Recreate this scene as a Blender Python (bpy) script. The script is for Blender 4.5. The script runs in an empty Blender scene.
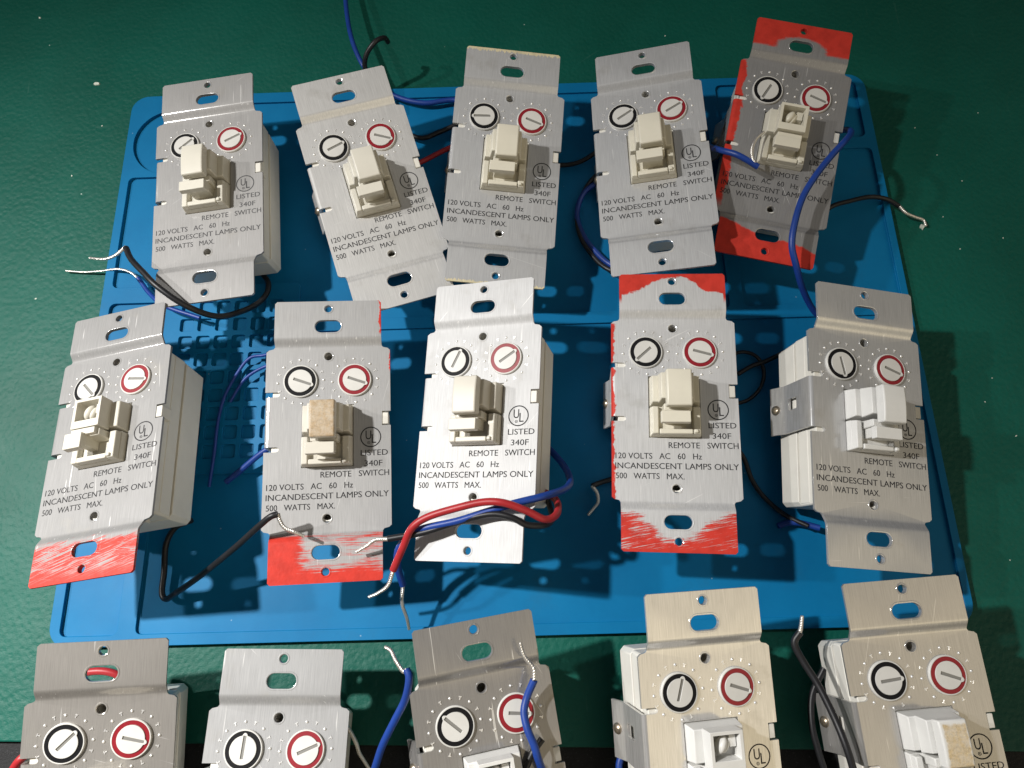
import bpy, bmesh, math, random
from mathutils import Matrix, Vector

# ------------------------------------------------------------------ camera, world, lamps
MM = 0.001
WIRES=[
 (1,'black',1.19,[(-113.2, 155.5, 3.6), (-103.8, 144.0, 6.0), (-104.1, 133.3, 11.0), (-109.5, 124.2, 20.0), (-116.6, 119.8, 27.0), (-124.7, 121.0, 36.0), (-133.8, 127.3, 40.0), (-140.9, 134.6, 39.0), (-147.9, 142.2, 36.0), (-151.6, 148.3, 34.0)],[(-151.7, 148.8, 34.0), (-153.1, 147.5, 34.0), (-157.2, 146.1, 32.0), (-162.4, 146.1, 30.0), (-170.1, 148.6, 27.0)]),
 (1,'blue',0.95,[(-130.4, 126.9, 10.0), (-145.8, 133.3, 10.0), (-153.9, 140.3, 8.0), (-158.9, 146.7, 7.0), (-160.5, 148.7, 7.0)],[(-160.5, 148.7, 7.0), (-164.6, 152.1, 6.5), (-170.9, 154.7, 5.0), (-180.1, 155.2, 3.0), (-188.5, 155.9, 1.6), (-196.3, 156.9, 1.6)]),
 (2,'blue',1.13,[(-52.3, 229.9, 10.0), (-57.7, 242.1, 14.0), (-62.5, 249.8, 16.0), (-66.9, 262.7, 16.0), (-70.3, 280.7, 13.0), (-73.3, 306.7, 9.0)],[]),
 (2,'black',1.14,[(-55.6, 235.7, 10.0), (-60.1, 243.9, 16.0), (-58.9, 247.6, 22.0), (-54.0, 251.5, 26.0), (-50.3, 255.4, 24.0), (-49.2, 256.7, 20.0)],[]),
 (2,'blue',1.22,[(-57.7, 243.5, 7.0), (-46.0, 236.7, 6.0), (-34.1, 233.1, 6.0), (-19.9, 233.9, 6.0), (-5.8, 228.1, 8.0)],[]),
 (2,'black',1.14,[(-48.2, 219.2, 7.0), (-36.7, 213.8, 6.0), (-27.3, 215.8, 7.0), (-13.0, 221.0, 9.0)],[]),
 (2,'red',1.14,[(-45.9, 195.4, 7.0), (-34.3, 200.3, 8.0), (-24.9, 203.7, 10.0), (-12.3, 207.9, 12.0)],[]),
 (4,'black',1.04,[(55.7, 192.1, 12.0), (44.7, 189.2, 8.0), (37.4, 181.6, 6.0), (33.1, 171.2, 5.0), (33.5, 159.6, 5.0), (37.9, 148.9, 6.0), (43.1, 141.3, 8.0), (50.6, 136.6, 10.0)],[]),
 (4,'blue',1.22,[(46.5, 185.3, 9.0), (36.9, 180.1, 6.0), (33.0, 169.7, 5.0), (34.9, 159.5, 5.0), (39.0, 151.3, 6.0), (44.2, 143.6, 8.0), (52.0, 137.9, 10.0)],[]),
 (4,'black',1.04,[(16.2, 204.7, 5.0), (21.8, 197.8, 4.5), (29.5, 195.9, 5.0), (37.2, 196.2, 7.0), (46.4, 200.4, 10.0)],[]),
 (4,'blue',1.26,[(83.0, 194.7, 22.0), (87.9, 185.2, 29.0), (89.9, 177.4, 37.0), (94.4, 172.8, 40.5), (98.8, 169.7, 40.5), (103.1, 166.9, 39.5)],[(103.1, 166.9, 39.5), (101.0, 169.2, 41.0), (100.9, 173.2, 42.0), (103.3, 178.2, 42.0), (107.4, 182.1, 41.0)]),
 (5,'blue',1.3,[(141.8, 191.1, 24.0), (147.0, 191.1, 27.0), (146.3, 184.9, 34.0), (139.1, 175.8, 41.0), (132.5, 169.3, 41.5), (124.8, 160.8, 41.0), (118.4, 151.9, 40.0), (113.9, 141.6, 39.0), (111.9, 132.7, 37.0), (113.8, 126.0, 33.0), (118.7, 119.1, 24.0), (125.8, 113.0, 15.0), (134.1, 108.8, 10.0)],[]),
 (5,'black',1.04,[(133.3, 156.1, 12.0), (142.2, 162.4, 13.0), (152.0, 166.0, 11.0), (162.8, 169.3, 8.0), (170.8, 169.0, 6.0), (176.4, 165.7, 5.0)],[(176.4, 165.7, 5.0), (179.1, 162.3, 4.5), (183.5, 160.9, 3.0), (187.4, 159.8, 2.0), (188.4, 157.0, 1.5)]),
 (6,'black',1.13,[(-127.1, 42.1, 9.0), (-133.9, 39.5, 8.0), (-137.8, 33.3, 6.0), (-137.8, 23.2, 5.5), (-137.9, 15.7, 5.5), (-135.6, 13.0, 6.5), (-130.4, 14.9, 10.0), (-118.4, 20.0, 18.0), (-100.8, 28.5, 31.0), (-90.5, 34.0, 39.0), (-85.5, 36.8, 42.0), (-82.8, 37.7, 42.0)],[(-82.8, 37.7, 42.0), (-82.3, 35.4, 41.0), (-80.8, 33.1, 40.0), (-77.7, 31.6, 39.5), (-74.7, 30.2, 38.0)]),
 (7,'blue',1.22,[(-116.0, 56.9, 6.0), (-109.9, 60.7, 8.0), (-100.1, 67.2, 11.0), (-91.2, 71.4, 12.0)],[]),
 (7,'blue',0.68,[(-95.5, 111.3, 8.0), (-102.6, 109.4, 8.0), (-109.2, 108.8, 7.0), (-114.2, 103.2, 6.0), (-119.0, 93.0, 6.0), (-121.3, 82.1, 5.5), (-121.9, 68.3, 5.5), (-122.9, 55.4, 5.5)],[]),
 (7,'blue',0.68,[(-95.3, 105.9, 8.0), (-103.9, 104.1, 7.0), (-111.5, 99.5, 6.0), (-117.1, 90.6, 5.0)],[]),
 (8,'red',1.3,[(8.4, 44.9, 20.0), (12.8, 40.9, 27.0), (14.0, 36.9, 34.0), (12.8, 32.7, 40.0), (8.8, 30.9, 44.0), (2.8, 33.6, 47.0), (-4.7, 36.4, 49.0), (-11.6, 37.2, 48.0), (-20.8, 36.0, 46.0), (-31.0, 33.9, 43.0), (-36.8, 30.7, 41.0), (-40.5, 24.9, 37.0), (-44.8, 17.6, 32.0)],[(-44.8, 17.6, 32.0), (-47.1, 12.8, 29.0), (-51.2, 10.4, 26.0), (-54.8, 9.3, 24.0)]),
 (8,'blue',1.3,[(4.3, 71.8, 6.0), (12.9, 62.8, 11.0), (18.2, 53.9, 18.0), (19.5, 47.0, 26.0), (16.9, 42.5, 34.0), (9.3, 39.0, 43.0), (-0.7, 36.8, 45.0), (-11.1, 34.4, 44.0), (-21.2, 32.1, 42.0), (-33.6, 30.4, 39.0), (-39.3, 28.0, 36.0), (-43.1, 24.0, 32.0), (-44.1, 18.7, 26.0), (-43.3, 13.0, 20.0)],[(-43.3, 13.0, 20.0), (-44.1, 6.8, 17.0), (-43.0, 1.5, 13.0), (-42.8, -2.4, 9.0)]),
 (8,'black',1.13,[(11.2, 41.0, 20.0), (11.6, 32.5, 34.0), (8.8, 29.5, 40.0), (2.6, 29.4, 43.5), (-2.0, 31.7, 45.5), (-8.0, 33.4, 45.0), (-14.9, 33.0, 43.5), (-24.4, 31.1, 41.0), (-33.6, 29.1, 39.0), (-45.6, 27.8, 37.5)],[(-45.6, 27.8, 37.5), (-50.3, 27.8, 36.5), (-53.7, 26.0, 35.0), (-57.5, 24.3, 33.5)]),
 (9,'black',1.04,[(50.6, 53.2, 9.0), (40.8, 50.7, 6.0), (33.7, 49.2, 5.0), (29.5, 47.7, 6.0)],[(29.5, 47.7, 6.0), (31.2, 44.8, 6.0), (31.4, 41.4, 5.0), (29.7, 39.3, 4.2), (27.2, 36.7, 3.8)]),
 (9,'black',0.76,[(87.7, 77.3, 8.0), (96.0, 79.6, 6.0), (102.0, 84.7, 5.0), (104.7, 91.5, 5.0), (102.8, 98.2, 5.0), (96.9, 100.8, 5.0), (88.8, 97.8, 7.0)],[]),
 (10,'black',0.95,[(83.7, 63.0, 8.0), (90.5, 57.2, 5.0), (93.2, 47.0, 4.5), (97.2, 39.6, 4.5), (103.8, 32.6, 5.0), (110.8, 27.6, 8.0)],[]),
 (10,'blue',1.22,[(100.4, 28.5, 5.0), (104.4, 29.5, 5.0), (108.7, 29.1, 6.0), (115.2, 26.6, 8.0)],[]),
 (10,'black',0.95,[(93.8, 91.2, 5.0), (100.1, 94.4, 5.0), (105.9, 95.9, 6.0), (113.6, 98.8, 8.0)],[]),
 (11,'red',1.3,[(-174.0, -19.8, 14.0), (-162.5, -12.9, 17.0), (-151.5, -11.0, 18.0), (-143.3, -14.2, 16.0), (-136.3, -23.7, 10.0)],[]),
 (11,'red',1.3,[(-172.1, -43.9, 30.0), (-166.8, -37.9, 34.0), (-164.0, -35.2, 35.0), (-163.5, -33.8, 31.0)],[]),
 (12,'black',1.04,[(-76.8, -21.9, 6.0), (-70.8, -28.0, 9.0), (-65.6, -32.4, 12.0)],[(-66.0, -32.1, 12.0), (-63.1, -35.3, 13.5), (-60.8, -39.1, 14.0), (-60.0, -42.2, 13.0), (-58.4, -45.2, 12.0), (-56.0, -49.5, 10.0)]),
 (13,'blue',1.26,[(-56.1, -53.6, 16.0), (-52.3, -45.0, 22.0), (-49.0, -38.0, 27.0), (-44.2, -30.3, 32.0), (-40.7, -24.7, 35.0), (-39.1, -20.4, 37.0), (-38.6, -16.7, 38.0), (-39.5, -14.5, 38.0)],[(-39.2, -14.8, 38.0), (-40.5, -15.1, 38.0), (-42.8, -11.9, 38.0), (-44.6, -8.7, 37.0), (-46.8, -7.4, 36.0)]),
 (13,'blue',1.26,[(2.1, -19.6, 42.0), (-0.4, -24.6, 40.5), (-1.6, -29.0, 40.5), (-0.8, -33.9, 41.0), (1.0, -38.6, 41.0), (2.0, -42.5, 40.0), (3.9, -48.9, 36.0)],[(2.1, -19.6, 42.0), (2.0, -15.9, 43.0), (-0.7, -12.1, 44.0), (-1.8, -8.1, 45.0)]),
 (13,'black',1.14,[(-4.2, -52.3, 34.0), (-1.9, -45.9, 35.5), (0.6, -41.3, 36.0), (3.7, -37.7, 36.0)],[]),
 (14,'blue',1.22,[(31.1, -58.4, 12.0), (30.1, -51.0, 12.0), (33.2, -44.5, 12.0)],[]),
 (15,'black',1.17,[(92.0, -9.6, 34.0), (89.9, -13.1, 33.0), (91.9, -19.0, 33.0), (95.1, -26.2, 34.0), (97.7, -35.4, 36.0), (99.3, -44.2, 38.0), (100.6, -53.1, 38.0)],[(91.8, -9.9, 34.0), (92.5, -7.7, 34.5), (93.2, -4.5, 35.0)]),
 (15,'black',1.13,[(105.5, -22.8, 14.0), (100.5, -31.6, 12.0), (98.8, -40.9, 12.0), (99.5, -49.2, 12.0), (101.0, -58.0, 12.0)],[]),
]
CHIPS=[(-195.9, 259.2, 0.0, 2.6), (187.4, 157.4, 0.0, 2.8), (-230.3, 302.0, 0.0, 1.2), (-190.4, 234.4, 0.0, 0.9), (-201.3, 207.3, 0.0, 0.9), (-208.9, 144.7, 0.0, 0.9), (84.8, 270.3, 0.0, 0.8), (135.1, 164.1, 2.5, 0.8), (197.9, 161.9, 0.0, 0.7), (210.7, 179.8, 0.0, 0.7), (201.7, 145.5, 0.0, 0.7), (226.9, 216.0, 0.0, 0.6), (202.5, 194.2, 0.0, 0.6), (221.9, 149.8, 0.0, 0.7), (195.4, 75.1, 0.0, 0.7), (204.4, 60.1, 0.0, 0.8), (200.9, 85.2, 0.0, 0.6), (80.1, -1.0, 2.5, 1.0), (-135.7, 116.0, 2.5, 1.4), (-108.1, -3.6, 0.0, 0.8), (195.6, 209.5, 0.0, 0.6), (189.4, 11.4, 0.0, 0.6)]
POSES={
 1:((-121.34,175.51,32.43),(0.06018,0.01438,-0.06833)),
 2:((-53.62,171.12,32.29),(0.25980,0.10272,0.09027)),
 3:((1.57,178.18,32.52),(-0.12546,0.12355,0.07365)),
 4:((62.13,176.64,35.72),(-0.02314,-0.00267,-0.20390)),
 5:((117.35,181.52,34.24),(-0.26968,0.16130,-0.03078)),
 6:((-149.79,70.30,35.23),(0.05603,-0.12534,-0.20049)),
 7:((-69.12,66.98,31.36),(0.00066,0.06345,0.09384)),
 8:((-13.03,70.74,36.07),(-0.10235,-0.02232,-0.31463)),
 9:((59.43,70.54,33.50),(-0.08211,0.03210,-0.07799)),
 10:((129.61,61.06,32.71),(-0.12164,0.06824,0.20048)),
 11:((-140.25,-52.52,32.50),(-0.02934,0.13838,0.17851)),
 12:((-85.02,-58.88,31.28),(-0.05571,-0.04921,0.06923)),
 13:((-11.43,-51.93,35.29),(0.11718,0.06938,0.18717)),
 14:((58.29,-46.51,34.07),(-0.00273,0.13310,0.20220)),
 15:((128.11,-46.64,33.86),(0.03052,0.04538,0.03675)),
}
MAT_C=(-2.84,118.07); MAT_ROT=-0.02418
CAM=[729.5339, 0.3087, -0.05211, 293.49899]
sc = bpy.context.scene
COL = sc.collection
random.seed(4)

cam_d = bpy.data.cameras.new("camera")
cam = bpy.data.objects.new("camera", cam_d); COL.objects.link(cam)
cam_d.sensor_width = 36.0
cam_d.lens = CAM[0] / 1024 * 36.0
cam_d.clip_start = 0.01; cam_d.clip_end = 50
cam.matrix_world = Matrix.Translation((0, 0, CAM[3] * MM)) @ Matrix.Rotation(CAM[1], 4, 'X') @ Matrix.Rotation(CAM[2], 4, 'Z')
sc.camera = cam

w = bpy.data.worlds.new("World"); sc.world = w; w.use_nodes = True
wn, wl = w.node_tree.nodes, w.node_tree.links
bg = wn["Background"]
tc = wn.new("ShaderNodeTexCoord")
def glow(direction, lo, hi, color, prev):
    """a broad patch of the room that is brighter than the rest, added to the colour so far"""
    d = Vector(direction).normalized()
    p = wn.new("ShaderNodeVectorMath"); p.operation = 'DOT_PRODUCT'; p.inputs[1].default_value = d; wl.new(tc.outputs["Generated"], p.inputs[0])
    r = wn.new("ShaderNodeMapRange"); r.interpolation_type = 'SMOOTHSTEP'; r.inputs[1].default_value = lo; r.inputs[2].default_value = hi
    wl.new(p.outputs["Value"], r.inputs[0])
    m = wn.new("ShaderNodeMix"); m.data_type = 'RGBA'; m.blend_type = 'ADD'; wl.new(r.outputs[0], m.inputs[0])
    if prev is None: m.inputs[6].default_value = (0.014, 0.019, 0.032, 1)
    else: wl.new(prev, m.inputs[6])
    m.inputs[7].default_value = color + (1,)
    return m.outputs[2]
g_ = glow((0.58, -0.36, 0.73), 0.84, 0.99, (0.74, 0.61, 0.39), None)      # warm wall to the right
g_ = glow((0.80, 0.10, 0.60), 0.80, 0.99, (0.20, 0.18, 0.14), g_)
g_ = glow((-0.10, 0.30, 0.95), 0.84, 0.985, (0.16, 0.16, 0.155), g_)      # ceiling above the bench
g_ = glow((0.42, -0.72, 0.55), 0.80, 0.98, (0.62, 0.54, 0.38), g_)       # cream wall in front, right of whoever holds the phone
wl.new(g_, bg.inputs["Color"])
bg.inputs["Strength"].default_value = 1.0

def lamp(name, loc, target, power, radius, color):
    d = bpy.data.lights.new(name, 'AREA'); d.shape = 'DISK'; d.size = radius * 2 * MM
    d.energy = power; d.color = color; d.spread = math.radians(72)
    o = bpy.data.objects.new(name, d); COL.objects.link(o)
    o.location = Vector(loc) * MM
    o.rotation_euler = (Vector(target) - Vector(loc)).to_track_quat('-Z', 'Y').to_euler()
    return o
lamp("bench_lamp", (-475, 192, 635), (-135, -95, 0), 1.66, 14, (1, 0.98, 0.95))
lamp("bench_lamp_second", (-755, 205, 635), (-135, -95, 0), 0.60, 14, (1, 0.98, 0.95))

sc.view_settings.view_transform = 'Standard'; sc.view_settings.look = 'None'
sc.view_settings.exposure = 0; sc.view_settings.gamma = 1

# ------------------------------------------------------------------ materials
class Mat:
    """tiny helper that writes shader arithmetic as python arithmetic"""
    def __init__(s, name):
        s.m = bpy.data.materials.new(name); s.m.use_nodes = True
        s.n, s.l = s.m.node_tree.nodes, s.m.node_tree.links
        s.b = s.n["Principled BSDF"]; s.out = s.n["Material Output"]
    def set(s, **k):
        for a, v in k.items():
            i = s.b.inputs[a.replace('_', ' ')]
            if isinstance(v, E): s.l.new(v.s, i)
            elif isinstance(v, tuple): i.default_value = v + (1,) if len(v) == 3 else v
            else: i.default_value = v
        return s
    def xyz(s):
        t = s.n.new("ShaderNodeTexCoord"); v = s.n.new("ShaderNodeVectorMath"); v.operation = 'SCALE'
        v.inputs['Scale'].default_value = 1000; s.l.new(t.outputs["Object"], v.inputs[0])
        q = s.n.new("ShaderNodeSeparateXYZ"); s.l.new(v.outputs[0], q.inputs[0])
        return E(s, v.outputs[0]), E(s, q.outputs[0]), E(s, q.outputs[1]), E(s, q.outputs[2])
    def scaled(s, v, sx, sy, sz, off=(0, 0, 0)):
        m = s.n.new("ShaderNodeMapping"); m.inputs['Scale'].default_value = (sx, sy, sz); m.inputs['Location'].default_value = off
        s.l.new(v.s, m.inputs[0]); return E(s, m.outputs[0])
    def rot(s, v, deg):
        m = s.n.new("ShaderNodeMapping"); m.inputs['Rotation'].default_value = (0, 0, math.radians(deg)); s.l.new(v.s, m.inputs[0]); return E(s, m.outputs[0])
    def noise(s, v, scale, detail=3, rough=.55):
        t = s.n.new("ShaderNodeTexNoise"); t.inputs['Scale'].default_value = scale; t.inputs['Detail'].default_value = detail
        t.inputs['Roughness'].default_value = rough; s.l.new(v.s, t.inputs['Vector']); return E(s, t.outputs[0])
    def voro(s, v, scale, feat='F1'):
        t = s.n.new("ShaderNodeTexVoronoi"); t.feature = feat; t.inputs['Scale'].default_value = scale
        s.l.new(v.s, t.inputs['Vector']); return E(s, t.outputs['Distance'])
    def mix(s, f, a, b):
        t = s.n.new("ShaderNodeMix"); t.data_type = 'RGBA'
        for k, v in ((0, f), (6, a), (7, b)):
            if isinstance(v, E): s.l.new(v.s, t.inputs[k])
            else: t.inputs[k].default_value = v + (1,) if isinstance(v, tuple) else v
        return E(s, t.outputs[2])
    def bump(s, h, strength, dist):
        t = s.n.new("ShaderNodeBump"); t.inputs['Strength'].default_value = strength; t.inputs['Distance'].default_value = dist * MM
        s.l.new(h.s, t.inputs['Height']); return E(s, t.outputs[0])
class E:
    def __init__(s, M, sock): s.M, s.s = M, sock
    def op(s, o, *a):
        t = s.M.n.new("ShaderNodeMath"); t.operation = o
        for i, v in enumerate((s,) + a):
            if isinstance(v, E): s.M.l.new(v.s, t.inputs[i])
            else: t.inputs[i].default_value = v
        return E(s.M, t.outputs[0])
    def __add__(s, o): return s.op('ADD', o)
    def __sub__(s, o): return s.op('SUBTRACT', o)
    def __mul__(s, o): return s.op('MULTIPLY', o)
    def abs(s): return s.op('ABSOLUTE')
    def max(s, o): return s.op('MAXIMUM', o)
    def min(s, o): return s.op('MINIMUM', o)
    def neg(s): return s.op('MULTIPLY', -1.0)
    def step(s, a, b):
        t = s.M.n.new("ShaderNodeMapRange"); t.interpolation_type = 'SMOOTHSTEP'
        t.inputs[1].default_value = a; t.inputs[2].default_value = b; s.M.l.new(s.s, t.inputs[0]); return E(s.M, t.outputs[0])

def plastic(name, col, rough=.42, var=.025, bump=.08, dirt=None):
    M = Mat(name); v, x, y, z = M.xyz()
    n = M.noise(v, .12, 4)
    dark = tuple(c * (1 - 2.2 * var) for c in col)
    c = M.mix(n.step(.35, .7), col, dark)
    if dirt:
        c = M.mix(M.noise(v, .8, 5, .7).step(.56, .72) * .55, c, dirt)
    M.set(Base_Color=c, Roughness=rough, Specular_IOR_Level=.4, Normal=M.bump(M.noise(v, 6, 2), bump, .1))
    return M.m

def stained(name, col, stain, x0, x1, y0, y1):
    """a button whose front face only is discoloured"""
    M = Mat(name); v, x, y, z = M.xyz(); n = M.noise(v, .55, 5, .65); k = M.noise(v, 1.6, 4, .7)
    e = n * 1.6 - .8
    m = (x + e - x0).step(-.3, .5) * (x.neg() + e + x1).step(-.3, .5) * (y + e - y0).step(-.3, .5) * (y.neg() + e + y1).step(-.3, .5) * (z - 38.7).step(0, .3)
    c = M.mix(m * (n.step(.2, .75) * .5 + .5), col, M.mix(k.step(.4, .7), stain, tuple(t * .68 for t in stain)))
    c = M.mix(m * M.noise(M.scaled(v, .5, 1.4, 1), 1.3, 5, .8).step(.60, .68) * .8, c, tuple(min(.8, t * 1.5) for t in stain))
    M.set(Base_Color=c, Roughness=.45, Specular_IOR_Level=.4, Normal=M.bump(k, .25, .12)); return M.m

def metal(name, paint=None, tone=(1, 1, 1), sheen=.44, seed=0):
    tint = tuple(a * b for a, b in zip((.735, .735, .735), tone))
    M = Mat(name); v, x, y, z = M.xyz()
    br = M.noise(M.scaled(v, 5.5, .10, 1, (seed * 13.7, seed * 5.1, 0)), 1.0, 3, .6)      # brushing runs along the plate
    sm = M.noise(M.scaled(v, 1, 1, 1, (seed * 7.3, 3, 0)), .09, 4, .6)                    # handling smudges
    c = M.mix(br.step(.32, .68), tuple(t * .84 for t in tint), tint)
    nb = M.bump(br, .10, .03)
    s1 = M.noise(M.scaled(v, .9, .035, 1, (seed * 3.1, seed * 17.3, 0)), 1.0, 2, .5)      # handling scratches
    s2 = M.noise(M.scaled(M.rot(v, 35 + seed * 23), 1.3, .03, 1, (seed * 8.9, seed, 0)), 1.0, 2, .5)
    scr = s1.step(.70, .73).max(s2.step(.72, .75))
    c = M.mix(scr * .55, c, (.92, .91, .89))
    c = M.mix(sm.step(.56, .75) * .30, c, (.42, .40, .36))
    M.set(Base_Color=c, Metallic=1.0, Roughness=(br * .03 + sm * .07 + .09), Anisotropic=.2)
    tg = M.n.new("ShaderNodeTangent"); tg.direction_type = 'UV_MAP'; tg.uv_map = 'UVMap'
    M.l.new(tg.outputs[0], M.b.inputs['Tangent'])
    q = M.n.new("ShaderNodeBsdfPrincipled")                  # the frosty part of the anodised surface
    M.l.new(c.s, q.inputs['Base Color']); q.inputs['Metallic'].default_value = .60
    M.l.new((sm * .10 + .71).s, q.inputs['Roughness']); M.l.new(nb.s, q.inputs['Normal'])
    mm = M.n.new("ShaderNodeMixShader"); mm.inputs[0].default_value = 1 - sheen
    M.l.new(M.b.outputs[0], mm.inputs[1]); M.l.new(q.outputs[0], mm.inputs[2]); M.l.new(mm.outputs[0], M.out.inputs[0])
    if paint:
        m, col = paint(M, v, x, y)
        m = m * (z - 23.4).step(0, .4)
        p = M.n.new("ShaderNodeBsdfPrincipled")
        pc = M.mix(M.noise(v, .25, 4).step(.35, .7), col, tuple(t * .82 for t in col)); M.l.new(pc.s, p.inputs['Base Color'])
        p.inputs['Roughness'].default_value = .5; p.inputs['Specular IOR Level'].default_value = .16
        M.l.new(M.bump(M.noise(v, .9, 4) + m * .5, .35, .25).s, p.inputs['Normal'])
        ms = M.n.new("ShaderNodeMixShader"); M.l.new(m.s, ms.inputs[0]); M.l.new(mm.outputs[0], ms.inputs[1]); M.l.new(p.outputs[0], ms.inputs[2])
        M.l.new(ms.outputs[0], M.out.inputs[0])
    return M.m

RED = (.53, .040, .027)
def streaks(M, v, s, ang=0):
    u = M.rot(v, ang) if ang else v
    a = M.noise(M.scaled(u, .05, 1.5, 1, (s * 9.1, s * 4.7, 0)), 1.0, 6, .8)
    return a * .62 + M.noise(M.scaled(u, .10, .16, 1, (s * 2.1, s * 8.7, 0)), 1.0, 4, .7) * .38
def scratches(M, v, s, ang, lo, hi):                          # bare lines dragged through the paint
    u = M.rot(v, ang)
    return (M.noise(M.scaled(u, .07, 2.6, 1, (s * 5.1, s * 3.3, 0)), 1.0, 5, .75) * .7 + M.noise(M.scaled(u, .09, .22, 1, (s * 4.1, s, 0)), 1.0, 3, .6) * .3).step(lo, hi)
def paint_top_five(M, v, x, y):
    e = streaks(M, v, 1)
    slot = (x * x * .011 + (y - 41.0) * (y - 41.0) * .045 + (M.noise(v, .5, 5, .75) - .5) * 1.1)            # bare round the slot
    a = (y + e * 5 - 42.6).step(-.4, .7) * (slot + e * .5 - 1.45).step(-.25, .3)
    a = a.max((x.neg() + M.noise(v, .14, 3) * 6 + M.noise(v, .8, 4) * 1.5 - 23.6).step(-.3, .5) * (y + 34).step(0, 6) * (y - 34).neg().step(0, 1))
    b = (y.neg() + (x.neg() * .16) + M.noise(v, .1, 3) * 8 - 45.2).step(-.5, .6)
    return a.max(b), RED
def paint_six(M, v, x, y):
    e = streaks(M, v, 3, -14); f = scratches(M, v, 7, -14, .50, .56); g = scratches(M, v, 11, 12, .55, .60)
    b = (y.neg() + e * 17 - 47.6).step(-.7, .6)
    up = (y.neg() - 52.0).neg().step(0, 5) * .9 + .08                                  # scraped hardest near the plate
    b = b * (f.max(g) * up * -1.0 + 1.0)
    return b.max((y.neg() + e * 2 - 52.3).step(0, .4)), RED
def paint_seven(M, v, x, y):
    e = streaks(M, v, 4); f = scratches(M, v, 9, 1, .42, .52)
    start = (y.neg() - 35.6 + e * 3).step(1.0, 2.2)
    keep = ((x + 9.5).neg() * .16 + (e - .5) * 3.2 + .45).step(0, .5).max((y.neg() - 47.5 + (e - .5) * 14).step(-.6, .8))     # left block and lower edge
    b = start * keep.max(f * -1.0 + 1.0)
    slot = ((x - .5) * (x - .5) * .010 + (y + 42.5) * (y + 42.5) * .030 + (e - .5) * 3.0).step(.15, .7)
    b = b * slot
    r = (x + M.noise(v, .5, 3) * 2.2 - 20.2).step(-.1, .3) * (y - 38).step(0, 2)
    t = (x + y + M.noise(v, .6, 3) * 3 - 73.0).step(-.2, .3)
    s = (x + M.noise(v, .9, 3) * 3 - 24.2).step(-.1, .2) * (y - 24).step(0, 2)
    return b.max(r).max(t).max(s), RED
def paint_nine(M, v, x, y):
    e = streaks(M, v, 5, -8); f = scratches(M, v, 13, -12, .53, .59); g = M.noise(v, .16, 3); h = M.noise(v, .7, 5, .75)
    a = (y + g * 5 + h * 2.2 + x.abs() * .22 - 52.4 - (x * x * -.02 + 3).max(0)).step(-.35, .4)
    a = a.max((x.abs() - 19.6 + g * .8 + h * .5).step(0, .3) * (y - 40).step(0, 3))
    l = (x.neg() + M.noise(v, .3, 4) * 4 + h * 1.6 - 24.8).step(-.2, .3) * (y - 33.2).neg().step(0, .5)
    b = (y.neg() + e * 7 - 42.0).step(-.4, .5) * (x.abs() * .075 + (y.neg() - 44) * .12 + e * 4.5 - 2.95).step(-.12, .12)
    b = b * (f * -.9 + 1.0)
    b = b.max((y.neg() + h * 1.6 - 51.9).step(0, .4))
    return a.max(l).max(b), RED
def paint_three(M, v, x, y):
    e = M.noise(M.scaled(v, 1.2, .2, 1), 1.0, 4, .7)
    return (y + e * 5 - 53.6).step(-.2, .3).max((y.neg() + e * 3.5 - 53.2).step(-.2, .3)), (.62, .55, .36)

PAINT = {3: paint_three, 5: paint_top_five, 6: paint_six, 7: paint_seven, 9: paint_nine}
# tone = brightness under the lamp put into each plate's colour, sheen = sharp reflection weight
LIT_TONES = {1: ((.62, .61, .60), .20), 2: ((.95, .94, .92), .3), 3: ((.92, .92, .92), .40), 4: ((.92, .92, .92), .40), 5: ((.58, .57, .56), .40), 6: ((.47, .465, .46), .08), 7: ((.70, .695, .69), .25),
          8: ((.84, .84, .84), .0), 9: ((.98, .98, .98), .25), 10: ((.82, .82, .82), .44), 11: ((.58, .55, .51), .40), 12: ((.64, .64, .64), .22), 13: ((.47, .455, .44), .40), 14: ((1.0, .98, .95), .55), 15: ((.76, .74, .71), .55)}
METAL = {k: metal("brushed_aluminium", PAINT.get(k), t, sh, k) for k, (t, sh) in LIT_TONES.items()}

IVORY = plastic("ivory_plastic", (.66, .625, .52), .4)
CREAM = plastic("cream_plastic", (.62, .595, .52), .4)
BEIGE = plastic("beige_plastic", (.58, .55, .48), .45)
WHITE = plastic("white_plastic", (.70, .695, .67), .42)
BODYP = plastic("housing_plastic", (.70, .68, .62), .5)
STAIN = stained("scuffed_tan_plastic", (.58, .55, .48), (.40, .29, .17), -4.6, 4.6, -2.8, 11)
YELLOW = stained("yellowed_plastic", (.70, .695, .67), (.60, .46, .26), -3.2, 4.0, -2.8, 9.6)
DIALW = plastic("dial_white_plastic", (.60, .59, .56), .4, .03)
BLACKP = Mat("black_ring_plastic").set(Base_Color=(.008, .008, .009), Roughness=.55, Specular_IOR_Level=.12).m
REDP = plastic("red_ring_plastic", (.24, .010, .018), .4, .05)
SLOTG = plastic("slot_grey", (.20, .195, .18), .5, .05)
INK = Mat("black_ink").set(Base_Color=(.032, .032, .034), Roughness=.9, Specular_IOR_Level=.1).m
SCREW = Mat("screw_steel").set(Base_Color=(.45, .38, .29), Metallic=.9, Roughness=.32).m
MARK = Mat("embossed_marks").set(Base_Color=(.86, .85, .83), Metallic=.6, Roughness=.3).m
BARE = Mat("tinned_copper").set(Base_Color=(.74, .71, .66), Metallic=.85, Roughness=.33).m
INKS = {k: Mat("worn_ink").set(Base_Color=(g, g, g * 1.05), Roughness=.9, Specular_IOR_Level=.1).m for k, g in ((1, .075), (2, .05), (6, .045), (11, .05), (8, .03))}
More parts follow.
